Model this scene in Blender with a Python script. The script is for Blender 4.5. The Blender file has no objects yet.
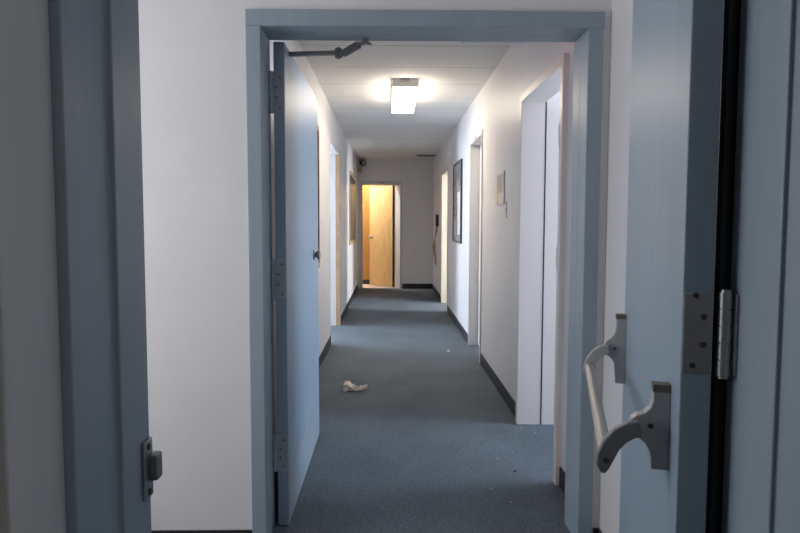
import bpy, bmesh, math, random
from mathutils import Vector, Matrix
random.seed(7)
S = bpy.context.scene
C = S.collection

# ------------------------------------------------------------------ materials
def new_mat(name):
    m = bpy.data.materials.new(name); m.use_nodes = True
    nt = m.node_tree
    return m, nt, nt.nodes['Principled BSDF']

def mat(name, col, rough=.5, metal=0., var=.0, vscale=6., bump=0., bscale=60., stretch=(1, 1, 1), spec=.5):
    m, nt, b = new_mat(name)
    b.inputs['Base Color'].default_value = (*col, 1)
    b.inputs['Roughness'].default_value = rough
    b.inputs['Metallic'].default_value = metal
    b.inputs['Specular IOR Level'].default_value = spec
    if var or bump:
        tc = nt.nodes.new('ShaderNodeTexCoord'); mp = nt.nodes.new('ShaderNodeMapping')
        mp.inputs['Scale'].default_value = stretch
        nt.links.new(tc.outputs['Object'], mp.inputs['Vector'])
    if var:
        n = nt.nodes.new('ShaderNodeTexNoise'); n.inputs['Scale'].default_value = vscale
        n.inputs['Detail'].default_value = 4
        nt.links.new(mp.outputs['Vector'], n.inputs['Vector'])
        r = nt.nodes.new('ShaderNodeValToRGB')
        r.color_ramp.elements[0].position = .3; r.color_ramp.elements[1].position = .7
        r.color_ramp.elements[0].color = (*[c * (1 - var) for c in col], 1)
        r.color_ramp.elements[1].color = (*[min(1, c * (1 + var)) for c in col], 1)
        nt.links.new(n.outputs['Fac'], r.inputs['Fac'])
        nt.links.new(r.outputs['Color'], b.inputs['Base Color'])
    if bump:
        n = nt.nodes.new('ShaderNodeTexNoise'); n.inputs['Scale'].default_value = bscale
        n.inputs['Detail'].default_value = 3
        nt.links.new(mp.outputs['Vector'], n.inputs['Vector'])
        bp = nt.nodes.new('ShaderNodeBump'); bp.inputs['Strength'].default_value = bump
        bp.inputs['Distance'].default_value = .004
        nt.links.new(n.outputs['Fac'], bp.inputs['Height'])
        nt.links.new(bp.outputs['Normal'], b.inputs['Normal'])
    return m

def emis(name, col, strength, base=(.8, .8, .8)):
    m, nt, b = new_mat(name)
    b.inputs['Base Color'].default_value = (*base, 1)
    b.inputs['Emission Color'].default_value = (*col, 1)
    b.inputs['Emission Strength'].default_value = strength
    return m

def carpet_mat():
    m, nt, b = new_mat('blue_carpet')
    tc = nt.nodes.new('ShaderNodeTexCoord')
    def noise(s, d=2):
        n = nt.nodes.new('ShaderNodeTexNoise'); n.inputs['Scale'].default_value = s; n.inputs['Detail'].default_value = d
        nt.links.new(tc.outputs['Object'], n.inputs['Vector']); return n
    a = noise(160, 3); c = noise(2.2, 5)
    r = nt.nodes.new('ShaderNodeValToRGB')
    r.color_ramp.elements[0].position = .34; r.color_ramp.elements[1].position = .68
    r.color_ramp.elements[0].color = (.064, .080, .096, 1); r.color_ramp.elements[1].color = (.185, .222, .256, 1)
    nt.links.new(a.outputs['Fac'], r.inputs['Fac'])
    r2 = nt.nodes.new('ShaderNodeValToRGB')
    r2.color_ramp.elements[0].position = .3; r2.color_ramp.elements[1].position = .75
    r2.color_ramp.elements[0].color = (.80, .80, .78, 1); r2.color_ramp.elements[1].color = (1.1, 1.1, 1.08, 1)
    nt.links.new(c.outputs['Fac'], r2.inputs['Fac'])
    mx = nt.nodes.new('ShaderNodeMix'); mx.data_type = 'RGBA'; mx.blend_type = 'MULTIPLY'; mx.inputs[0].default_value = 1
    nt.links.new(r.outputs['Color'], mx.inputs[6]); nt.links.new(r2.outputs['Color'], mx.inputs[7])
    nt.links.new(mx.outputs[2], b.inputs['Base Color'])
    bp = nt.nodes.new('ShaderNodeBump'); bp.inputs['Strength'].default_value = .5; bp.inputs['Distance'].default_value = .004
    nt.links.new(a.outputs['Fac'], bp.inputs['Height']); nt.links.new(bp.outputs['Normal'], b.inputs['Normal'])
    b.inputs['Roughness'].default_value = .85; b.inputs['Specular IOR Level'].default_value = .25
    return m

def ceiling_mat():
    # two-foot boards butted together across the corridor: thin seams every .62 m
    m, nt, b = new_mat('ceiling_board')
    tc = nt.nodes.new('ShaderNodeTexCoord'); sp = nt.nodes.new('ShaderNodeSeparateXYZ')
    nt.links.new(tc.outputs['Object'], sp.inputs[0])
    def mth(op, a, v=None):
        n = nt.nodes.new('ShaderNodeMath'); n.operation = op
        nt.links.new(a, n.inputs[0])
        if v is not None: n.inputs[1].default_value = v
        return n.outputs[0]
    y = mth('ADD', sp.outputs['Y'], CEIL_SHIFT); y = mth('DIVIDE', y, .62); y = mth('FRACT', y)
    s = mth('LESS_THAN', y, .016)
    mx = nt.nodes.new('ShaderNodeMix'); mx.data_type = 'RGBA'
    nt.links.new(s, mx.inputs[0])
    mx.inputs[6].default_value = (.76, .755, .74, 1); mx.inputs[7].default_value = (.40, .39, .38, 1)
    nt.links.new(mx.outputs[2], b.inputs['Base Color'])
    b.inputs['Roughness'].default_value = .8
    return m

def wood_mat(name, c0, c1, rough=.4):
    m, nt, b = new_mat(name)
    tc = nt.nodes.new('ShaderNodeTexCoord'); mp = nt.nodes.new('ShaderNodeMapping')
    mp.inputs['Scale'].default_value = (9, 9, 1.6)
    nt.links.new(tc.outputs['Object'], mp.inputs['Vector'])
    n = nt.nodes.new('ShaderNodeTexNoise'); n.inputs['Scale'].default_value = 2.5; n.inputs['Detail'].default_value = 6
    n.inputs['Distortion'].default_value = 1.2
    nt.links.new(mp.outputs['Vector'], n.inputs['Vector'])
    r = nt.nodes.new('ShaderNodeValToRGB')
    r.color_ramp.elements[0].position = .3; r.color_ramp.elements[1].position = .72
    r.color_ramp.elements[0].color = (*c0, 1); r.color_ramp.elements[1].color = (*c1, 1)
    nt.links.new(n.outputs['Fac'], r.inputs['Fac']); nt.links.new(r.outputs['Color'], b.inputs['Base Color'])
    b.inputs['Roughness'].default_value = rough
    return m

def print_mat():
    # abstract soft grey print: pale panel on a lilac-grey field
    m, nt, b = new_mat('grey_print')
    tc = nt.nodes.new('ShaderNodeTexCoord')
    n = nt.nodes.new('ShaderNodeTexNoise'); n.inputs['Scale'].default_value = 3.2; n.inputs['Detail'].default_value = 2
    nt.links.new(tc.outputs['Object'], n.inputs['Vector'])
    r = nt.nodes.new('ShaderNodeValToRGB')
    e = r.color_ramp.elements
    e[0].position = .40; e[0].color = (.30, .29, .31, 1); e[1].position = .58; e[1].color = (.62, .60, .58, 1)
    nt.links.new(n.outputs['Fac'], r.inputs['Fac']); nt.links.new(r.outputs['Color'], b.inputs['Base Color'])
    b.inputs['Roughness'].default_value = .12
    return m

HC = 2.534                       # corridor ceiling height
CEIL_SHIFT = .0                  # set so that seams fall at y = 5.19 + k * .62 (ceiling origin at y=0)
CEIL_SHIFT = .62 * 9 - 5.19

M = dict(
    wall=mat('white_wall_paint', (.76, .745, .745), .42, var=.03, vscale=2.5, bump=.05, bscale=90),
    blue=mat('blue_grey_frame_paint', (.295, .365, .415), .40, var=.04, vscale=4, bump=.10, bscale=14, stretch=(6, 6, .5)),
    leaf=mat('blue_grey_door_paint', (.265, .350, .425), .42, var=.05, vscale=3, bump=.28, bscale=9, stretch=(7, 7, .3)),
    kick=mat('scuffed_kick_plate', (.295, .352, .395), .5, var=.06, vscale=8),
    white=mat('white_trim_paint', (.74, .735, .74), .35, var=.02, vscale=5),
    grey=mat('grey_white_trim_paint', (.60, .59, .59), .35),
    cream=mat('cream_trim_paint', (.56, .50, .38), .38),
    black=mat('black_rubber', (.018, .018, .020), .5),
    alu=mat('brushed_grey_metal', (.40, .40, .40), .40, metal=.75, var=.06, vscale=20),
    bracket=mat('grey_bracket_enamel', (.46, .45, .44), .38, metal=.25, var=.06, vscale=25),
    cap=mat('worn_brown_metal', (.20, .165, .13), .45, metal=.4),
    arm=mat('dark_shaded_arm_enamel', (.21, .22, .235), .40, metal=.3),  # shade on the near push-bar arm put into the colour; closer pivot shares it
    bar=mat('pale_worn_bar', (.56, .52, .45), .30, metal=.45),
    steel=mat('tarnished_steel', (.33, .35, .37), .38, metal=.8, var=.1, vscale=18),
    dsteel=mat('dark_steel', (.24, .235, .23), .42, metal=.5),
    screw=mat('screw_head', (.08, .08, .085), .45, metal=.7),
    brass=mat('dull_brass', (.50, .36, .20), .3, metal=.9),
    brown=wood_mat('brown_wood_trim', (.30, .16, .07), (.42, .24, .12)),
    tan=wood_mat('tan_wood_trim', (.42, .27, .15), (.56, .38, .23)),
    honey=wood_mat('honey_wood', (.70, .44, .17), (.86, .60, .28), .3),
    honey2=wood_mat('amber_wood', (.55, .26, .06), (.66, .33, .09), .4),
    glass=mat('dark_window_glass', (.05, .052, .057), .35, spec=.12),
    beige=mat('beige_floor', (.55, .47, .42), .6),
    tissue=mat('crumpled_tissue', (.84, .77, .64), .85, var=.12, vscale=40, bump=.4, bscale=120),
    lint=mat('pale_lint', (.42, .40, .36), .9),
    dlint=mat('dark_lint', (.05, .045, .04), .9),
    acrylic=mat('frosted_acrylic', (.68, .68, .66), .3),
    insert=mat('grey_insert', (.60, .60, .585), .25),
    plaster=mat('grey_casing_paint', (.60, .605, .60), .5, var=.05, vscale=5, stretch=(6, 6, .5)),
    warm=mat('warm_white_trim_paint', (.84, .755, .70), .35),
    platep=mat('painted_hinge_plate', (.34, .37, .40), .4, var=.08, vscale=20),
    knob=mat('bronzed_knob', (.30, .25, .22), .35, metal=.85),
    card=mat('cream_card', (.86, .72, .48), .6),
    pl=mat('grey_plastic', (.33, .32, .33), .45),
    beigepl=mat('beige_plastic', (.50, .44, .32), .5),
    dark=mat('dark_plastic', (.03, .03, .035), .35),
    lens=mat('lamp_lens', (.35, .34, .30), .1),
    endcap=mat('grey_lamp_enamel', (.72, .70, .71), .45),
    strap=mat('tan_webbing', (.42, .30, .19), .8),
    wframe=mat('white_window_frame', (.8, .8, .8), .4),
)
M['carpet'] = carpet_mat(); M['ceil'] = ceiling_mat(); M['print'] = print_mat()
M['lampglow'] = emis('lamp_diffuser', (1., .86, .69), 24.)
M['roomglow'] = emis('warm_lamp_diffuser', (1., .94, .84), 210.)
M['exitred'] = emis('exit_red', (1., .04, .03), 1.6, (.6, .02, .02))

# ------------------------------------------------------------------ mesh helpers
def BM(): return bmesh.new()

def bx(bm, x0, x1, y0, y1, z0, z1):
    v = [bm.verts.new((x, y, z)) for x in (x0, x1) for y in (y0, y1) for z in (z0, z1)]
    for f in ((0, 1, 3, 2), (4, 6, 7, 5), (0, 4, 5, 1), (2, 3, 7, 6), (0, 2, 6, 4), (1, 5, 7, 3)):
        bm.faces.new([v[i] for i in f])
    return bm

def cyl(bm, p0, p1, r0, r1=None, n=16):
    r1 = r0 if r1 is None else r1
    p0, p1 = Vector(p0), Vector(p1); d = (p1 - p0).normalized()
    a = d.orthogonal().normalized(); b = d.cross(a)
    c0, c1 = [], []
    for i in range(n):
        t = 2 * math.pi * i / n; w = a * math.cos(t) + b * math.sin(t)
        c0.append(bm.verts.new(p0 + w * r0)); c1.append(bm.verts.new(p1 + w * r1))
    for i in range(n):
        j = (i + 1) % n; bm.faces.new((c0[i], c0[j], c1[j], c1[i]))
    bm.faces.new(c0[::-1]); bm.faces.new(c1)
    return bm

def lathe(bm, base, axis, prof, n=20):
    base = Vector(base); d = Vector(axis).normalized(); a = d.orthogonal().normalized(); b = d.cross(a)
    rings = []
    for (h, r) in prof:
        rings.append([bm.verts.new(base + d * h + (a * math.cos(2 * math.pi * i / n) + b * math.sin(2 * math.pi * i / n)) * r) for i in range(n)])
    for k in range(len(rings) - 1):
        for i in range(n):
            j = (i + 1) % n; bm.faces.new((rings[k][i], rings[k][j], rings[k + 1][j], rings[k + 1][i]))
    bm.faces.new(rings[0][::-1]); bm.faces.new(rings[-1])
    return bm

def prism(bm, pts, f0, f1):
    """pts: list of 2D points; f0/f1 map (a, b) to the 3D position of either end."""
    v0 = [bm.verts.new(f0(*p)) for p in pts]; v1 = [bm.verts.new(f1(*p)) for p in pts]
    n = len(pts)
    bm.faces.new(v0[::-1]); bm.faces.new(v1)
    for i in range(n):
        j = (i + 1) % n; bm.faces.new((v0[i], v0[j], v1[j], v1[i]))
    return bm

WLOC = {}
def obj(name, bm, m, parent=None, bevel=0., seg=2, smooth=False, local=False):
    """link a bmesh as ONE mesh object; verts are in world coordinates unless local"""
    bmesh.ops.recalc_face_normals(bm, faces=bm.faces)
    if parent is None:
        lo = Vector([min(v.co[i] for v in bm.verts) for i in range(3)]); hi = Vector([max(v.co[i] for v in bm.verts) for i in range(3)])
        org = Vector(((lo.x + hi.x) / 2, (lo.y + hi.y) / 2, lo.z))
    else:
        org = Vector((0, 0, 0)) if local else WLOC[parent.name]
    me = bpy.data.meshes.new(name)
    for v in bm.verts: v.co -= org
    bm.to_mesh(me); bm.free()
    if smooth:
        for p in me.polygons: p.use_smooth = True
    me.materials.append(m)
    o = bpy.data.objects.new(name, me); C.objects.link(o)
    if parent is None: o.location = org; WLOC[o.name] = org.copy()
    else: o.parent = parent; WLOC[o.name] = org.copy()
    if bevel:
        md = o.modifiers.new('bevel', 'BEVEL'); md.width = bevel; md.segments = seg; md.limit_method = 'ANGLE'
        md.angle_limit = math.radians(40)
    return o

def tag(o, label, cat, group=None, kind=None):
    o['label'] = label; o['category'] = cat
    if group: o['group'] = group
    if kind: o['kind'] = kind
    return o

def empty(name, loc, label, cat, group=None, kind=None, rz=0.):
    o = bpy.data.objects.new(name, None); C.objects.link(o)
    o.location = loc; o.rotation_euler = (0, 0, rz); WLOC[o.name] = Vector(loc)
    o.empty_display_size = .1
    return tag(o, label, cat, group, kind)

def struct(name, bm, m, label, cat, **k):
    return tag(obj(name, bm, m, **k), label, cat, kind='structure')

def boxes(*bs):
    b = BM()
    for q in bs: bx(b, *q)
    return b

XL, XR = -.629, .848             # corridor side walls
Y1N, Y1F = .63, .955             # first doorway frame, near and far side
Y2, Y2B = 2.50, 2.675            # second wall
YE = 12.60                       # corridor end wall

# ------------------------------------------------------------------ shell
struct('floor', boxes((-3.6, 4.4, -2.0, 12.70, -.08, 0)), M['carpet'], 'blue grey carpet running down the corridor', 'floor')
b = boxes((-.76, .98, Y2B, YE + .1, HC, HC + .08))
o = struct('ceiling', b, M['ceil'], 'off white ceiling boards with cross seams over the corridor', 'ceiling')
# keep seam phase in world Y: put the origin at y=0
dy = o.location.y
for v in o.data.vertices: v.co.y += dy
o.location.y = 0
struct('ceiling_vestibule', boxes((-2.4, .98, Y1N, Y2B, 2.56, 2.64)), M['wall'], 'white ceiling over the vestibule', 'ceiling')

# second wall (faces the camera) with the doorway opening
struct('wall_front', boxes((-2.3, -.50, Y2, Y2B, 0, 2.56), (.768, XR, Y2, Y2B, 0, 2.56), (-.50, .768, Y2, Y2B, 2.09, 2.56)),
       M['wall'], 'white painted wall around the blue grey door frame', 'wall')
# right wall of corridor and vestibule
OA, OB, OC = (3.10, 4.08, 2.07), (5.90, 6.74, 2.12), (9.34, 10.38, 2.08)
segs = []; y = Y1N
for (a, c, h) in (OA, OB, OC):
    segs.append((XR, XR + .13, y, a, 0, 2.64)); segs.append((XR, XR + .13, a, c, h, 2.64)); y = c
segs.append((XR, XR + .13, y, YE + .15, 0, 2.64))
struct('wall_right', boxes(*segs), M['wall'], 'white right hand wall of the corridor with three door openings', 'wall')
# left wall of the corridor
OL = (6.78, 8.08, 2.165)
struct('wall_left', boxes((XL - .13, XL, Y2B, OL[0], 0, HC + .08), (XL - .13, XL, OL[0], OL[1], OL[2], HC + .08), (XL - .13, XL, OL[1], YE + .15, 0, HC + .08)),
       M['wall'], 'white left hand wall of the corridor', 'wall')
# end wall
EO = (-.535, .215, 2.045)
struct('wall_end', boxes((XL, EO[0], YE, YE + .12, 0, HC), (EO[1], XR, YE, YE + .12, 0, HC), (EO[0], EO[1], YE, YE + .12, EO[2], HC)),
       M['wall'], 'pale grey white wall closing the far end of corridor', 'wall')

# first wall (the opening the camera looks through)
LX, RX = -.362, .513
struct('wall_near', boxes((-2.3, LX - .045, Y1N + .02, Y1F - .02, 0, 2.56), (RX + .045, XR, Y1N + .02, Y1F - .02, 0, 2.56),
                          (LX - .045, RX + .045, Y1N + .02, Y1F - .02, 2.10, 2.56)), M['wall'], 'wall holding the nearest door frame', 'wall')
# room the camera stands in
struct('wall_back', boxes((-2.3, 1.5, -2.12, -2.0, 0, 2.6)), M['wall'], 'wall behind the viewpoint', 'wall')
struct('wall_lobby_left', boxes((-2.42, -2.3, -2.12, .95, 0, 2.6)), M['wall'], 'left wall of the room behind the viewpoint', 'wall')
struct('wall_lobby_right', boxes((1.5, 1.62, -2.12, .75, 0, 2.6), (.98, 1.5, .65, .75, 0, 2.6)), M['wall'], 'right wall of the room behind the viewpoint', 'wall')
struct('ceiling_lobby', boxes((-2.42, 1.62, -2.12, Y1N, 2.6, 2.68)), M['wall'], 'ceiling of the room behind the viewpoint', 'ceiling')

# vestibule left wall with a daylight window
def window_wall(name, wname, axis_x, y0, y1, wy0, wy1, wz0, wz1, H, t, label, wlabel):
    x0, x1 = (axis_x - t, axis_x) if t > 0 else (axis_x, axis_x - t)
    struct(name, boxes((x0, x1, y0, wy0, 0, H), (x0, x1, wy1, y1, 0, H), (x0, x1, wy0, wy1, 0, wz0), (x0, x1, wy0, wy1, wz1, H)), M['wall'], label, 'wall')
    e = empty(wname, (axis_x, (wy0 + wy1) / 2, wz0), wlabel, 'window', kind='structure')
    xm = (x0 + x1) / 2; f = .05
    obj('window_frame', boxes((xm - .03, xm + .03, wy0, wy0 + f, wz0, wz1), (xm - .03, xm + .03, wy1 - f, wy1, wz0, wz1),
                              (xm - .03, xm + .03, wy0 + f, wy1 - f, wz0, wz0 + f), (xm - .03, xm + .03, wy0 + f, wy1 - f, wz1 - f, wz1),
                              (xm - .02, xm + .02, (wy0 + wy1) / 2 - .02, (wy0 + wy1) / 2 + .02, wz0 + f, wz1 - f)), M['wframe'], e)
window_wall('wall_vestibule_left', 'window_3', -2.3, .95, 2.5, 1.08, 2.30, .75, 2.2, 2.56, .12, 'left wall of the vestibule with a window', 'daylight window in the left wall of the vestibule')
# side rooms
def side_room(tagname, x0, x1, y0, y1, H, win_x, w, wn, side):
    struct('wall_%s_near' % tagname, boxes((x0, x1, y0 - .1, y0, 0, H)), M['wall'], 'near wall of the %s' % side, 'wall')
    struct('wall_%s_far' % tagname, boxes((x0, x1, y1, y1 + .1, 0, H)), M['warm' if tagname == 'right_room' else 'wall'], 'far wall of the %s' % side, 'wall')
    struct('ceiling_%s' % tagname, boxes((x0, x1, y0 - .1, y1 + .1, H, H + .08)), M['wall'], 'ceiling of the %s' % side, 'ceiling')
    window_wall('wall_%s_window' % tagname, wn, win_x, y0 - .1, y1 + .1, *w, H, .12 if win_x < 0 else -.12, 'window wall of the %s' % side, 'daylight window of the %s' % side)
side_room('right_room', .98, 3.9, 1.8, 4.052, 2.64, 3.9, (2.9, 4.0, .8, 2.3), 'window_4', 'room behind the open doorway on the right')
side_room('left_room', -3.3, -.76, 6.0, 9.2, 2.64, -3.3, (7.5, 8.7, .8, 2.3), 'window_5', 'room behind the doorway on the left')
side_room('far_room', .98, 3.5, 8.6, 11.4, 2.64, 3.5, (8.62, 9.45, .8, 2.3), 'window_6', 'room behind the third doorway on the right')
# room at the end of the corridor
struct('floor_end_room', boxes((-1.7, 1.3, 12.70, 15.2, -.08, .004)), M['beige'], 'beige floor of the room beyond the wooden door', 'floor')
struct('ceiling_end_room', boxes((-1.7, 1.3, 12.72, 15.2, 2.6, 2.68)), M['wall'], 'ceiling of the room beyond the wooden door', 'ceiling')
struct('wall_end_room', boxes((-1.8, -1.7, 12.72, 15.2, 0, 2.6), (1.3, 1.4, 12.72, 15.2, 0, 2.6), (-1.7, 1.3, 15.2, 15.3, 0, 2.6)), M['wall'], 'white walls of the room beyond the wooden door', 'wall')
struct('wall_end_panel', boxes((-1.68, -.1, 13.50, 13.56, .004, 2.6)), M['honey2'], 'amber wood panelled wall behind the half open wooden door', 'wall')
struct('baseboard_end_room', boxes((-1.68, -.1, 13.488, 13.50, .004, .10)), M['black'], 'black baseboard along the amber wood panelling', 'baseboard')

# ------------------------------------------------------------------ baseboards
BT, BH = .008, .10
def base(name, label, *bs): struct(name, boxes(*bs), M['black'], label, 'baseboard', bevel=.002)
base('baseboard_left', 'black rubber baseboard along the left corridor wall', (XL, XL + BT, Y2B, OL[0] - .02, 0, BH), (XL, XL + BT, OL[1] + .05, YE, 0, BH))
base('baseboard_right', 'black rubber baseboard along the right corridor wall', (XR - BT, XR, Y2B + .02, 3.08, 0, BH), (XR - BT, XR, 4.105, 5.85, 0, BH), (XR - BT, XR, 6.79, 9.27, 0, BH), (XR - BT, XR, 10.44, YE, 0, BH))
base('baseboard_end', 'black rubber baseboard under the far end wall', (.250, XR - BT, YE - BT, YE, 0, BH))
base('baseboard_front', 'black baseboard at the foot of the vestibule wall', (-2.3, -.548, Y2 - BT, Y2, 0, .072), (.823, XR, Y2 - BT, Y2, 0, .072))
base('baseboard_vestibule', 'black baseboard along the vestibule right wall', (XR - BT, XR, Y1F, Y2 - BT, 0, .072))

# ------------------------------------------------------------------ first door frame (near, dark) : stepped jambs
def prof(p, X, s, z1):
    return prism(BM(), p, lambda a, y: (X - s * a, y, 0), lambda a, y: (X - s * a, y, z1))
e = empty('trim_1', (0, .8, 0), 'dark blue grey metal frame of the nearest doorway with strike plate', 'door frame', kind='structure')
def near_jamb(nm, X, s, ys):
    pts = [(0, Y1F), (0, ys), (.007, ys), (.007, .741), (.045, .741), (.045, Y1F - .022), (.085, Y1F - .022), (.085, Y1F)]
    o = obj(nm, prof(pts, X, s, 2.15), M['blue'], e, bevel=.003, seg=3)
    pts = [(.0185, .741), (.0185, Y1N), (.085, Y1N), (.085, Y1N + .022), (.045, Y1N + .022), (.045, .741)]
    obj('casing', prof(pts, X, s, 2.15), M['plaster'], o, bevel=.003, seg=3)
near_jamb('left_jamb', LX, 1, .857)
near_jamb('right_jamb', RX, -1, .832)
obj('head', boxes((LX, RX, Y1N, Y1F, 2.06, 2.15)), M['blue'], e, bevel=.003)
# strike
obj('gap_shade_strip', boxes((.4985, .560, .9575, .972, 0, 2.06)), M['black'], e)  # black strip added to imitate the shade in the hinge gap
st = obj('strike_plate', boxes((LX, LX + .005, .920, .953, .890, .978)), M['steel'], e, bevel=.0015)
obj('strike_block', boxes((LX + .004, LX + .017, .936, .960, .915, .954)), M['dsteel'], st, bevel=.003)
for z in (.900, .968):
    obj('screw', cyl(BM(), (LX + .004, .936, z), (LX + .0068, .936, z), .005, n=12), M['screw'], st)

# ------------------------------------------------------------------ second door frame
e = empty('trim_2', (.134, 2.58, 0), 'blue grey metal frame around the doorway into the corridor', 'door frame', kind='structure')
ZT = 2.041
FX0, FX1 = -.489, .757
def jamb2(bm, X, s):
    pts = [(0, 2.484), (0, 2.588), (.009, 2.588), (.009, 2.597), (.003, 2.597), (.003, 2.692), (.055, 2.692), (.055, Y2B + .001), (.020, Y2B + .001), (.020, Y2 - .001), (.057, Y2 - .001), (.057, 2.484)]
    return prism(bm, pts, lambda a, y: (X - s * a, y, 0), lambda a, y: (X - s * a, y, ZT))
obj('left_jamb', jamb2(BM(), FX0, 1), M['blue'], e, bevel=.003)
obj('right_jamb', jamb2(BM(), FX1, -1), M['blue'], e, bevel=.003)
hb = BM()
pts = [(0, 2.484), (0, 2.588), (.009, 2.588), (.009, 2.597), (.003, 2.597), (.003, 2.692), (.055, 2.692), (.055, Y2B + .001), (.04, Y2B + .001), (.04, Y2 - .001), (.062, Y2 - .001), (.062, 2.484)]
prism(hb, pts, lambda a, y: (FX0 - .057, y, ZT + a), lambda a, y: (FX1 + .062, y, ZT + a))
obj('head', hb, M['blue'], e, bevel=.003)

# ------------------------------------------------------------------ hinges
def screws(parent, pts, ax, r=.0042, local=False):
    for p in pts:
        q = Vector(p); a = Vector(ax)
        obj('screw', cyl(BM(), q - a * .001, q + a * .0012, r, n=10), M['screw'], parent, local=local)

# ------------------------------------------------------------------ corridor door leaf (opened 90 degrees, along left wall)
d1 = empty('door_1', (-.4525, 2.674, 0), 'blue grey metal door standing open along the left corridor wall', 'door', kind='structure')
lx0, lx1, ly0, ly1 = -.475, -.430, 2.674, 3.865
obj('door_leaf', boxes((lx0, lx1, ly0, ly1, .005, 2.034)), M['leaf'], d1, bevel=.002)
obj('kick_plate', boxes((lx1, lx1 + .0015, ly0 + .012, ly1 - .01, .02, .245)), M['kick'], d1)
for (z0, z1) in ((1.745, 1.915), (.975, 1.15), (.245, .40)):
    h = obj('hinge', boxes((lx0 - .010, lx1 - .004, ly0 - .0025, ly0 + .0005, z0, z1)), M['platep'], d1, bevel=.0008)
    kb = BM(); n = 5; hh = (z1 - z0) / n
    for k in range(n):
        cyl(kb, (lx0 - .011, ly0 - .010, z0 + k * hh + .001), (lx0 - .011, ly0 - .010, z0 + (k + 1) * hh - .001), .0085, n=12)
    obj('knuckle', kb, M['platep'], h, smooth=False)
    w = z1 - z0
    screws(h, [(lx0 + .026, ly0 - .003, z0 + w * .14), (lx0 + .012, ly0 - .003, z0 + w * .38), (lx0 + .012, ly0 - .003, z0 + w * .62), (lx0 + .026, ly0 - .003, z0 + w * .86)], (0, -1, 0))
kn = obj('door_knob', lathe(BM(), (lx1, 3.64, 1.118), (1, 0, 0), [(0, .031), (.004, .031), (.006, .015), (.014, .013), (.018, .022), (.026, .027), (.034, .025), (.038, .014)]), M['knob'], d1, smooth=True)
obj('latch_plate', boxes((lx0 + .010, lx1 - .010, ly1 - .001, ly1 + .0015, 1.06, 1.18)), M['brass'], d1)
# closer arm
ca = BM()
def bar2(bm, p0, p1, w, h):
    p0, p1 = Vector(p0), Vector(p1); d = (p1 - p0).normalized(); up = Vector((0, 0, 1)); sd = d.cross(up).normalized(); u = sd.cross(d)
    vs = []
    for p in (p0, p1):
        for (a, c) in ((-w, -h), (w, -h), (w, h), (-w, h)): vs.append(bm.verts.new(p + sd * a + u * c))
    for i in range(4): bm.faces.new((vs[i], vs[(i + 1) % 4], vs[4 + (i + 1) % 4], vs[4 + i]))
    bm.faces.new(vs[0:4][::-1]); bm.faces.new(vs[4:8])
JX, JY, JZ = -.217, 2.765, 2.014
bar2(ca, (lx1 - .002, 2.80, 2.016), (JX, JY, JZ), .012, .008)
arm = obj('closer_arm', ca, M['dsteel'], d1, bevel=.001)
obj('pivot', cyl(cyl(BM(), (JX, JY, JZ - .020), (JX, JY, JZ + .018), .015), (JX, JY, JZ - .024), (JX, JY, JZ + .022), .008), M['arm'], arm)
fb = BM()
bar2(fb, (JX, JY, JZ - .004), (JX + .035, JY - .012, JZ - .002), .011, .012)
bar2(fb, (JX + .030, JY - .010, JZ), (-.128, 2.708, 2.034), .013, .012)
bar2(fb, (-.132, 2.706, 2.036), (-.100, 2.694, 2.037), .010, .006)
bar2(fb, (-.102, 2.694, 2.037), (-.076, 2.692, 2.031), .008, .004)
obj('forearm', fb, M['dsteel'], arm, bevel=.001)
obj('arm_shoe', boxes((-.112, -.086, 2.64, 2.700, 2.0375, 2.0412)), M['dsteel'], arm)

# ------------------------------------------------------------------ near door leaf with exit bar (right)
ANG = math.radians(15.4)
d2 = empty('door_2', (.440, .950, 0), 'blue grey metal door at right foreground swung open, with metal push bar', 'door', kind='structure', rz=math.radians(90) - ANG)
TH, LN = .042, .934
K = dict(local=True)
obj('door_leaf', boxes((0, LN, -TH, 0, .012, 2.045)), M['leaf'], d2, bevel=.002, **K)
for z0 in (1.075, .22, 1.72):
    z1 = z0 + .121
    h = obj('hinge', boxes((-.0025, .0005, -TH + .001, -.002, z0, z1)), M['steel'], d2, bevel=.0008, **K)
    # knuckle stands between leaf and frame
    cs, sn = math.cos(-(math.radians(90) - ANG)), math.sin(-(math.radians(90) - ANG))
    def L(x, y, z):
        dx, dy = x - .440, y - .950
        return (dx * cs - dy * sn, dx * sn + dy * cs, z)
    kb = BM(); n = 5; hh = (z1 + .003 - (z0 - .003)) / n
    kx, ky = .4985, .938
    for k in range(n):
        cyl(kb, L(kx, ky, z0 - .003 + k * hh + .0010), L(kx, ky, z0 - .003 + (k + 1) * hh - .0010), .0098, n=18)
    cyl(kb, L(kx, ky, z0 - .006), L(kx, ky, z1 + .006), .0075, n=14)
    obj('knuckle', kb, M['alu'], h, **K)
    jp = BM()
    prism(jp, [(.5085, .926), (.5127, .926), (.5127, .957), (.5085, .957)], lambda a, c: L(a, c, z0), lambda a, c: L(a, c, z1))
    obj('jamb_plate', jp, M['platep'], h, bevel=.0006, **K)
    screws(h, [(-.003, -.016, z0 + .012), (-.003, -.030, z0 + .044), (-.003, -.030, z0 + .086), (-.003, -.018, z0 + .118)], (-1, 0, 0), .0045, True)
    for z in (z0 + .016, z0 + .112):
        c = BM(); cyl(c, L(.5090, .946, z), L(.5076, .946, z), .0045, n=10); obj('screw', c, M['screw'], h, **K)

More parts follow.
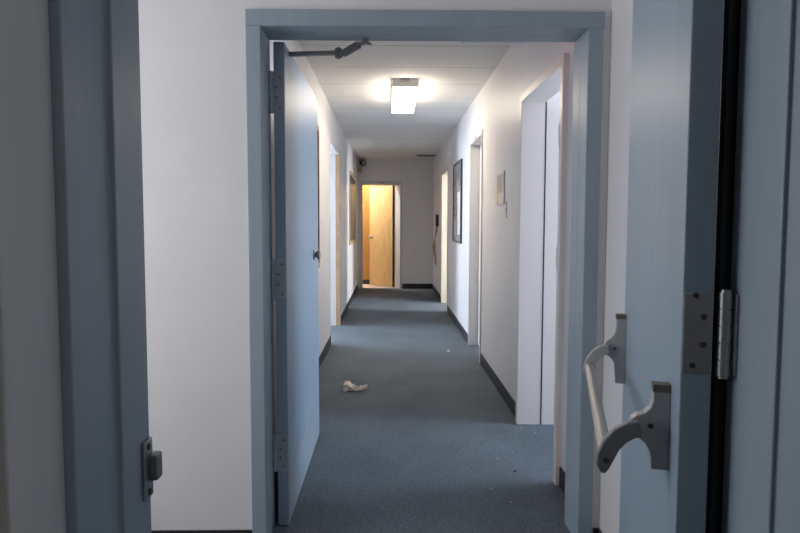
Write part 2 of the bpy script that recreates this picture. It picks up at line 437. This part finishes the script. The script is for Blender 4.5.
def bracket(x, zc, hz, w):
    """cast bracket: base against the leaf, fin narrowing to a pivot; profile in (out, z)"""
    p = [(0, hz), (.027, hz), (.027, hz * .62), (.031, hz * .45), (.040, hz * .32), (.052, hz * .20 + .004), (.060, .012), (.064, -.002), (.058, -.014),
         (.048, -.020), (.038, -.028), (.031, -.040), (.028, -hz * .72), (.027, -hz), (0, -hz)]
    b = prism(BM(), p, lambda a, z: (x - w / 2, a, zc + z), lambda a, z: (x + w / 2, a, zc + z))
    o = obj('bar_bracket', b, M['bracket'], d2, bevel=.002, **K)
    obj('end_cap', boxes((x - w / 2 - .001, x + w / 2 + .001, 0, .0285, zc + hz - .012, zc + hz + .001)), M['cap'], o, bevel=.001, **K)
    obj('pivot_screw', cyl(BM(), (x - w / 2 - .002, .053, zc - .002), (x + w / 2 + .002, .053, zc - .002), .0075), M['alu'], o, **K)
    obj('set_screw', cyl(BM(), (x - w / 2 - .0012, .030, zc + .002), (x - w / 2 + .002, .030, zc + .002), .0045), M['screw'], o, **K)
    return o
def bar_arm(x, zc, w, m):
    ctr = [(.046, .002), (.062, -.002), (.078, -.012), (.092, -.029), (.101, -.050), (.105, -.066)]
    hw = [.013, .014, .0145, .0145, .014, .011]
    up, dn = [], []
    for i, (a, z) in enumerate(ctr):
        q0 = ctr[max(0, i - 1)]; q1 = ctr[min(len(ctr) - 1, i + 1)]
        t = Vector((q1[0] - q0[0], q1[1] - q0[1])).normalized(); nn = Vector((-t.y, t.x))
        up.append((a + nn.x * hw[i], z + nn.y * hw[i])); dn.append((a - nn.x * hw[i], z - nn.y * hw[i]))
    p = up + [(.1085, -.076), (.101, -.078)] + dn[::-1]
    b = prism(BM(), p, lambda a, z: (x - w / 2, a, zc + z), lambda a, z: (x + w / 2, a, zc + z))
    o = obj('bar_arm', b, m, d2, bevel=.003, **K)
    return o
NX, FXX = .088, .885
bracket(NX, .964, .071, .024); bracket(FXX, .941, .099, .024)
bar_arm(NX - .021, .962, .018, M['arm']); bar_arm(FXX - .021, .941, .018, M['bracket'])  # near arm gets the shaded tone, far arm the plain bracket enamel
pb = BM()
cyl(pb, (NX - .02, .099, .962 - .052), (FXX - .02, .099, .941 - .052), .0125, n=20)
obj('push_bar', pb, M['bar'], d2, smooth=False, **K)
obj('bar_end_screw', cyl(BM(), (NX - .0315, .100, .908), (NX - .029, .100, .908), .005), M['screw'], d2, **K)

# ------------------------------------------------------------------ right doorway A (open, daylight inside)
e = empty('trim_3', (.9, 3.6, 0), 'white frame of the open doorway nearest on the right', 'door frame', kind='structure')
AX0, AX1 = .822, .978
obj('near_jamb', boxes((AX0, AX1, 3.085, 3.135, 0, 2.105)), M['warm'], e, bevel=.003)
obj('far_jamb', boxes((AX0, AX1, 4.05, 4.10, 0, 2.105)), M['warm'], e, bevel=.003)
obj('head', boxes((AX0, AX1, 3.135, 4.05, 2.055, 2.105)), M['warm'], e, bevel=.003)
obj('gap_shade_strip', boxes((.974, .982, 4.0485, 4.0505, 0, 2.055)), M['black'], e)  # black strip added to darken the seam where light leaked through
for z in (1.68, 1.08):
    h = obj('hinge', boxes((AX0 + .01, AX0 + .09, 3.134, 3.137, z, z + .10)), M['warm'], e)
    obj('knuckle', cyl(BM(), (AX0 + .006, 3.143, z), (AX0 + .006, 3.143, z + .10), .008), M['warm'], h)
d3 = empty('door_3', (.985, 3.12, 0), 'white door swung back inside the nearest doorway on the right', 'door', kind='structure')
obj('door_leaf', boxes((.990, 1.86, 3.100, 3.140, .012, 2.05)), M['white'], d3, bevel=.002)
obj('door_knob', lathe(BM(), (1.80, 3.140, 1.0), (0, 1, 0), [(0, .03), (.005, .03), (.008, .013), (.03, .013), (.036, .026), (.055, .026), (.06, .015)]), M['alu'], d3, smooth=True)

# ------------------------------------------------------------------ right doorway B, C (closed, set back)
def closed_doorway(tn, dn, ya, yb, zt, depth, cas, m, dm, lab, dlab):
    e = empty(tn, (XR + .04, (ya + yb) / 2, 0), lab, 'door frame', kind='structure')
    x0, x1 = XR - cas, XR + depth + .035
    obj('near_jamb', boxes((x0, x1, ya - .045, ya, 0, zt + .045)), m, e, bevel=.002)
    obj('far_jamb', boxes((x0, x1, yb, yb + .045, 0, zt + .045)), m, e, bevel=.002)
    obj('head', boxes((x0, x1, ya, yb, zt, zt + .045)), m, e, bevel=.002)
    d = empty(dn, (XR + depth, (ya + yb) / 2, 0), dlab, 'door', kind='structure')
    obj('door_leaf', boxes((XR + depth, XR + depth + .035, ya + .003, yb - .003, .01, zt - .003)), dm, d, bevel=.002)
    obj('door_knob', lathe(BM(), (XR + depth, ya + .07, 1.0), (-1, 0, 0), [(0, .03), (.004, .03), (.007, .012), (.03, .012), (.036, .025), (.052, .025), (.058, .014)]), M['alu'], d, smooth=True)
    return e
e = closed_doorway('trim_4', 'door_4', 5.915, 6.725, 2.105, .09, .010, M['grey'], M['white'], 'grey white frame of the second doorway on the right', 'pale door set back in the second doorway on the right')
obj('number_plate', boxes((XR - .012, XR - .0095, 6.27, 6.36, 2.118, 2.138)), M['pl'], e)
e = empty('trim_5', (XR + .04, 9.86, 0), 'cream frame of the third doorway on the right, beyond the picture', 'door frame', kind='structure')
obj('near_jamb', boxes((XR - .01, XR + .13, 9.315, 9.36, 0, 2.105)), M['cream'], e, bevel=.002)
obj('far_jamb', boxes((XR - .01, XR + .13, 10.36, 10.405, 0, 2.105)), M['cream'], e, bevel=.002)
obj('head', boxes((XR - .01, XR + .13, 9.36, 10.36, 2.06, 2.105)), M['cream'], e, bevel=.002)

# ------------------------------------------------------------------ left doorway
e = empty('trim_6', (XL - .06, 7.43, 0), 'white doorway frame with brown wood edge on the left wall', 'door frame', kind='structure')
obj('near_jamb', boxes((XL - .14, XL + .004, 6.765, 6.80, 0, 2.175)), M['white'], e, bevel=.002)
obj('far_jamb', boxes((XL - .14, XL - .045, 8.045, 8.09, 0, 2.175)), M['white'], e, bevel=.002)
obj('wood_edge', boxes((XL - .045, XL + .010, 8.035, 8.10, 0, 2.175)), M['tan'], e, bevel=.002)
obj('head', boxes((XL - .14, XL + .004, 6.80, 8.035, 2.14, 2.175)), M['white'], e, bevel=.002)

# ------------------------------------------------------------------ wood-framed interior windows on the left wall
def iwindow(n, y0, y1, z0, z1, lab):
    e = empty('window_%d' % n, (XL, (y0 + y1) / 2, z0), lab, 'window', kind='structure')
    f = .05
    obj('window_frame', boxes((XL, XL + .016, y0, y0 + f, z0, z1), (XL, XL + .016, y1 - f, y1, z0, z1), (XL, XL + .016, y0 + f, y1 - f, z0, z0 + f), (XL, XL + .016, y0 + f, y1 - f, z1 - f, z1)), M['tan'], e, bevel=.002)
    obj('pane', boxes((XL + .001, XL + .006, y0 + f, y1 - f, z0 + f, z1 - f)), M['glass'], e)
iwindow(1, 4.70, 5.66, .905, 2.13, 'wood framed dark window on left wall, mostly hidden by the open blue door')
iwindow(2, 9.98, 11.66, .95, 2.11, 'wood framed dark window on left wall near the corridor end')

# ------------------------------------------------------------------ end doorway
e = empty('trim_7', (-.16, YE, 0), 'pale frame of the doorway with the wooden door at corridor end', 'door frame', kind='structure')
yf = YE - .014
obj('left_casing', boxes((-.592, -.535, yf, YE + .13, 0, EO[2])), M['grey'], e, bevel=.003)
obj('right_casing', boxes((.205, .240, yf, YE + .13, 0, EO[2])), M['grey'], e, bevel=.003)
obj('head', boxes((-.592, .240, yf, YE + .13, 2.035, 2.105)), M['grey'], e, bevel=.003)
obj('name_plate', boxes((-.205, -.105, yf - .004, yf, 2.074, 2.098)), M['pl'], e)
obj('splayed_post', prism(BM(), [(.205, 12.615), (.205, 12.735), (.112, 12.735)], lambda x, y: (x, y, 0.005), lambda x, y: (x, y, 2.035)), M['white'], e)
AW = math.radians(135.6)
d6 = empty('door_6', (.085, 12.800, .005), 'honey coloured wooden door half open at the end of the corridor', 'door', kind='structure', rz=AW)
WL = .655
obj('door_leaf', boxes((0, WL, -.0, .040, .012, 2.03)), M['honey'], d6, bevel=.002, **K)
obj('door_knob', lathe(BM(), (WL - .055, .040, 1.0), (0, 1, 0), [(0, .034), (.005, .034), (.008, .014), (.03, .014), (.037, .03), (.055, .031), (.062, .018)]), M['alu'], d6, smooth=True, **K)
obj('edge_strip', boxes((-.003, .001, .0, .040, .012, 2.03)), M['dark'], d6, **K)
for z in (.25, 1.0, 1.75):
    obj('hinge', cyl(BM(), (-.006, -.002, z), (-.006, -.002, z + .1), .008), M['steel'], d6, **K)

# ------------------------------------------------------------------ corridor lamp
lamp = empty('ceiling_lamp', (.134, 6.1, HC), 'bright box shaped ceiling light with grey end plate in the corridor', 'lamp')
obj('end_plate', boxes((.021, .241, 5.595, 6.60, 2.462, HC)), M['endcap'], lamp, bevel=.003)
obj('cap_screw_plate', boxes((.09, .17, 5.580, 5.595, 2.515, HC)), M['pl'], lamp, bevel=.001)
db = prism(BM(), [(.024, 2.462), (.024, 2.412), (.238, 2.412), (.238, 2.462)], lambda x, z: (x, 5.60, z), lambda x, z: (x, 6.60, z))
obj('diffuser', db, M['lampglow'], lamp)
obj('far_end_plate', boxes((.022, .240, 6.60, 6.62, 2.462, HC)), M['endcap'], lamp, bevel=.003)
obj('mounting_plate', boxes((-.058, .326, 5.93, 6.36, HC - .004, HC)), M['ceil'], lamp, bevel=.001)

# lamp of the end room
rl = empty('ceiling_lamp', (-.95, 12.98, 2.6), 'round warm ceiling light inside the room with wooden door', 'lamp')
obj('lamp_base', cyl(BM(), (-.95, 12.98, 2.57), (-.95, 12.98, 2.6), .16, n=28), M['endcap'], rl)
obj('diffuser', lathe(BM(), (-.95, 12.98, 2.57), (0, 0, -1), [(0, .15), (.03, .145), (.055, .11), (.07, .05)], n=28), M['roomglow'], rl, smooth=True)

# ------------------------------------------------------------------ exit sign
ex = empty('ceiling_sign', (.474, 2.97, 2.113), 'white sign box glowing red, hanging from ceiling just inside the corridor doorway', 'sign')
obj('housing', boxes((.334, .614, 2.945, 3.0, 2.113, 2.305)), M['white'], ex, bevel=.004)
obj('stem', boxes((.45, .50, 2.96, 2.985, 2.305, HC)), M['white'], ex)
for yy in (2.942, 2.9995):
    obj('lit_panel', boxes((.36, .588, yy, yy + .0035, 2.135, 2.283)), M['exitred'], ex)

# ------------------------------------------------------------------ small things on the walls
sg = empty('door_sign', (XR, 4.91, 1.44), 'clear sign holder with a cream card on the right wall', 'sign')
obj('holder', boxes((XR - .010, XR, 4.73, 5.09, 1.44, 1.685)), M['acrylic'], sg, bevel=.002)
obj('insert', boxes((XR - .0105, XR - .0095, 4.77, 5.02, 1.53, 1.665)), M['insert'], sg)
obj('card', boxes((XR - .0125, XR - .0095, 4.98, 5.085, 1.45, 1.585)), M['card'], sg)
sw = empty('light_switch', (XR, 4.648, 1.34), 'narrow grey light switch plate beside the clear sign holder', 'light switch')
obj('plate', boxes((XR - .004, XR, 4.628, 4.668, 1.337, 1.455)), M['pl'], sw, bevel=.002)
obj('toggle', boxes((XR - .008, XR - .003, 4.643, 4.653, 1.388, 1.404)), M['pl'], sw, bevel=.001)
pc = empty('framed_picture', (XR, 7.96, 1.05), 'tall picture in thin dark frame on the right wall between doorways', 'picture')
py0, py1, pz0, pz1, f = 7.50, 8.43, 1.055, 2.045, .022
obj('frame', boxes((XR - .022, XR, py0, py0 + f, pz0, pz1), (XR - .022, XR, py1 - f, py1, pz0, pz1), (XR - .022, XR, py0 + f, py1 - f, pz0, pz0 + f), (XR - .022, XR, py0 + f, py1 - f, pz1 - f, pz1)), M['dark'], pc, bevel=.001)
obj('print', boxes((XR - .012, XR - .002, py0 + f, py1 - f, pz0 + f, pz1 - f)), M['print'], pc)
obj('mount_panel', boxes((XR - .0135, XR - .0118, py0 + .14, py0 + .42, pz0 + .10, pz0 + .62)), M['white'], pc)
# emergency light at far left corner
em = empty('emergency_light', (-.57, 12.55, 2.28), 'emergency light with a dark lamp head high in the far left corner', 'emergency light')
obj('housing', boxes((-.629, -.535, 12.49, 12.602, 2.27, 2.40)), M['beigepl'], em, bevel=.004)
hd = obj('lamp_head', lathe(BM(), (-.56, 12.51, 2.455), (.75, -.65, -.1), [(0, .035), (.02, .055), (.08, .068), (.09, .066)]), M['dark'], em, smooth=False)
obj('lens', lathe(BM(), (-.56 + .75 * .089, 12.51 - .65 * .089, 2.455 - .0089), (.75, -.65, -.1), [(0, .058), (.008, .04), (.010, .01)]), M['lens'], hd, smooth=True)
obj('bracket', cyl(BM(), (-.565, 12.53, 2.40), (-.565, 12.52, 2.46), .012), M['dark'], em)
# ceiling vent
vt = empty('ceiling_vent', (.68, 11.85, HC), 'thin dark air vent on the ceiling at the far right end', 'vent')
obj('frame', boxes((.49, .845, 11.74, 11.76, HC - .012, HC), (.49, .845, 11.94, 11.96, HC - .012, HC), (.49, .51, 11.76, 11.94, HC - .012, HC), (.825, .845, 11.76, 11.94, HC - .012, HC)), M['pl'], vt)
for k in range(5):
    yy = 11.775 + k * .035
    obj('slat', prism(BM(), [(yy, HC - .001), (yy + .006, HC - .001), (yy + .018, HC - .011), (yy + .012, HC - .011)], lambda y, z: (.51, y, z), lambda y, z: (.825, y, z)), M['dark'], vt)
# dark wall box and strap
wb = empty('wall_telephone', (XR, 11.2, 1.24), 'small dark box on right wall near the corridor end', 'wall box')
obj('housing', boxes((XR - .05, XR, 11.05, 11.22, 1.235, 1.44)), M['dark'], wb, bevel=.006)
obj('front_panel', boxes((XR - .054, XR - .05, 11.07, 11.20, 1.30, 1.34)), M['pl'], wb)
sb = BM()
NS = 14
for k in range(NS):
    t0, t1 = k / NS, (k + 1) / NS
    def sp(t): return Vector((XR - .030 - .035 * math.sin(math.pi * t) ** 2 - .02 * t, 11.14 + .02 * math.sin(5 * t), 1.232 - .64 * t))
    bar2(sb, sp(t0), sp(t1) + Vector((0, 0, -.004)), .016 + .010 * math.sin(math.pi * t0), .007)
cv = sb
# free end
bar2(cv, sp(1), sp(1) + Vector((.02, 0, -.03)), .016, .006)
tag(obj('hanging_strap', cv, M['strap']), 'long tan strap hanging below the dark box on right wall', 'strap')
ol = empty('wall_outlet', (XR, 10.75, .22), 'small white outlet plate low on the right wall near corridor end', 'outlet')
obj('plate', boxes((XR - .006, XR, 10.70, 10.80, .20, .33)), M['white'], ol, bevel=.002)
obj('socket', boxes((XR - .008, XR - .005, 10.73, 10.77, .235, .295)), M['pl'], ol)

# ------------------------------------------------------------------ crumpled tissue on the carpet
def tissue():
    bm = BM(); nu, nv = 46, 26
    rows = []
    from mathutils import noise
    for i in range(nu + 1):
        t = i / nu
        # spine: left lump with a raised corner, waist, then a tail lifting to the right
        cx = -.095 + .19 * t
        r = .036 * (1 - .55 * t) * (1 - .35 * math.exp(-((t - .60) / .12) ** 2)) * min(1, (t / .10) ** .5 + .25) * min(1, ((1 - t) / .06) ** .5 + .3)
        cz = r * .80 + .030 * max(0, (t - .70) / .30) ** 1.5
        cy = .012 * math.sin(5 * t)
        row = []
        for j in range(nv):
            a = 2 * math.pi * j / nv
            q = Vector((cx * 24, math.cos(a) * 1.5, math.sin(a) * 1.5))
            k = 1 + .65 * noise.noise(q) + .55 * abs(noise.noise(q * 2.7)) - .16
            p = Vector((cx, cy + math.cos(a) * r * 1.15 * k, cz + math.sin(a) * r * k))
            # flap standing up at the left
            if .06 < t < .34 and math.sin(a) > .2:
                p.z += .026 * (1 - abs(t - .22) / .16 if abs(t - .22) < .16 else 0) * math.sin(a)
            p.z = max(p.z, .0015); row.append(bm.verts.new(p))
        rows.append(row)
    for i in range(nu):
        for j in range(nv):
            k = (j + 1) % nv; bm.faces.new((rows[i][j], rows[i][k], rows[i + 1][k], rows[i + 1][j]))
    bm.faces.new(rows[0][::-1]); bm.faces.new(rows[-1])
    return bm
tb = tissue()
# a small folded foot at the left end
prism(tb, [(-.092, .001), (-.066, .001), (-.050, .034), (-.070, .040)], lambda x, z: (x, -.030, z), lambda x, z: (x + .012, -.004, z))
for v in tb.verts: v.co += Vector((-.264, 4.90, 0))
tag(obj('crumpled_tissue', tb, M['tissue'], bevel=0), 'crumpled cream tissue lying on the carpet in mid corridor', 'tissue')

# ------------------------------------------------------------------ lint and scraps
def scrap(x, y, s, m, label, group=None):
    bm = BM(); n = 7; top = []; bot = []
    rr = random.Random(int(x * 1000) + int(y * 100))
    for i in range(n):
        a = 2 * math.pi * i / n; r = s * rr.uniform(.55, 1.1)
        bot.append(bm.verts.new((x + r * math.cos(a), y + r * math.sin(a) * .8, 0)))
        top.append(bm.verts.new((x + .7 * r * math.cos(a), y + .6 * r * math.sin(a), s * rr.uniform(.3, .6))))
    for i in range(n):
        j = (i + 1) % n; bm.faces.new((bot[i], bot[j], top[j], top[i]))
    bm.faces.new(bot[::-1]); bm.faces.new(top)
    tag(obj('lint_scrap', bm, m), label, 'scrap', group)
scrap(.60, 6.42, .022, M['tissue'], 'small cream scrap on the carpet before the second right doorway')
for (x, y, s) in ((.905, 3.88, .010), (.60, 3.45, .006), (-.235, 3.40, .006), (-.03, 5.27, .012), (.10, 2.88, .006), (.50, 3.05, .006), (.57, 2.90, .006), (.66, 3.62, .006), (-.30, 4.45, .007), (.84, 4.0, .007)):
    scrap(x, y, s, M['lint'], 'tiny pale speck of lint on the blue grey carpet', 'pale lint specks on the carpet')
scrap(.66, 3.27, .011, M['dlint'], 'small dark crumb on the carpet by the open right doorway')

# ------------------------------------------------------------------ light
def area(name, loc, rot, sx, sy, power, col):
    l = bpy.data.lights.new(name, 'AREA'); l.shape = 'RECTANGLE'; l.size = sx; l.size_y = sy; l.energy = power; l.color = col
    o = bpy.data.objects.new(name, l); C.objects.link(o); o.location = loc; o.rotation_euler = rot
    return o
R90 = math.pi / 2
DAY = (.70, .83, 1.)
# daylight just outside each window, shining in
area('daylight_vestibule', (-2.44, 1.69, 1.475), (0, -R90, 0), 1.40, 1.20, 31, (.97, .97, 1.))
area('daylight_right_room', (4.04, 3.45, 1.55), (0, R90, 0), 1.45, 1.05, 150, (.64, .79, 1.))
area('daylight_left_room', (-3.44, 8.1, 1.55), (0, -R90, 0), 1.45, 1.15, 225, DAY)
area('daylight_far_room', (3.64, 9.0, 1.55), (0, R90, 0), 1.45, .75, 240, (.90, .94, 1.))

w = bpy.data.worlds.new('world'); S.world = w; w.use_nodes = True
w.node_tree.nodes['Background'].inputs[0].default_value = (.55, .70, 1., 1)
w.node_tree.nodes['Background'].inputs[1].default_value = .3
# unseen dim fill light added in the room the camera stands in
ll = empty('ceiling_lamp', (.9, -.9, 2.6), 'added fill light in the room behind the viewpoint', 'lamp')
obj('diffuser', boxes((.55, 1.15, -1.2, -.6, 2.57, 2.6)), emis('lobby_fill_glow', (1., .97, .95), 4.2), ll)

# ------------------------------------------------------------------ camera
f, pi, ya, ro = 641.16, .06825, .01631, -.00235
fw = Vector((math.sin(ya) * math.cos(pi), math.cos(ya) * math.cos(pi), -math.sin(pi)))
rt = Vector((math.cos(ya), -math.sin(ya), 0)); up = rt.cross(fw)
# image roll
r2 = rt * math.cos(ro) - up * math.sin(ro) * -1 * -1
r2 = (rt * math.cos(ro) - up * math.sin(ro)); u2 = (rt * math.sin(ro) + up * math.cos(ro))
cam = bpy.data.cameras.new('camera'); co = bpy.data.objects.new('camera', cam); C.objects.link(co)
mm = Matrix(((r2.x, u2.x, -fw.x, 0), (r2.y, u2.y, -fw.y, 0), (r2.z, u2.z, -fw.z, 1.3), (0, 0, 0, 1)))
co.matrix_world = mm
cam.sensor_width = 36; cam.lens = f / 800 * 36; cam.clip_start = .02
S.camera = co
vs = S.view_settings
S.display_settings.display_device = 'sRGB'
vs.view_transform = 'Standard'; vs.look = 'None'; vs.gamma = 1; vs.exposure = 0.; vs.use_curve_mapping = False
S.cycles.max_bounces = 12; S.cycles.diffuse_bounces = 8
S.cycles.use_denoising = True
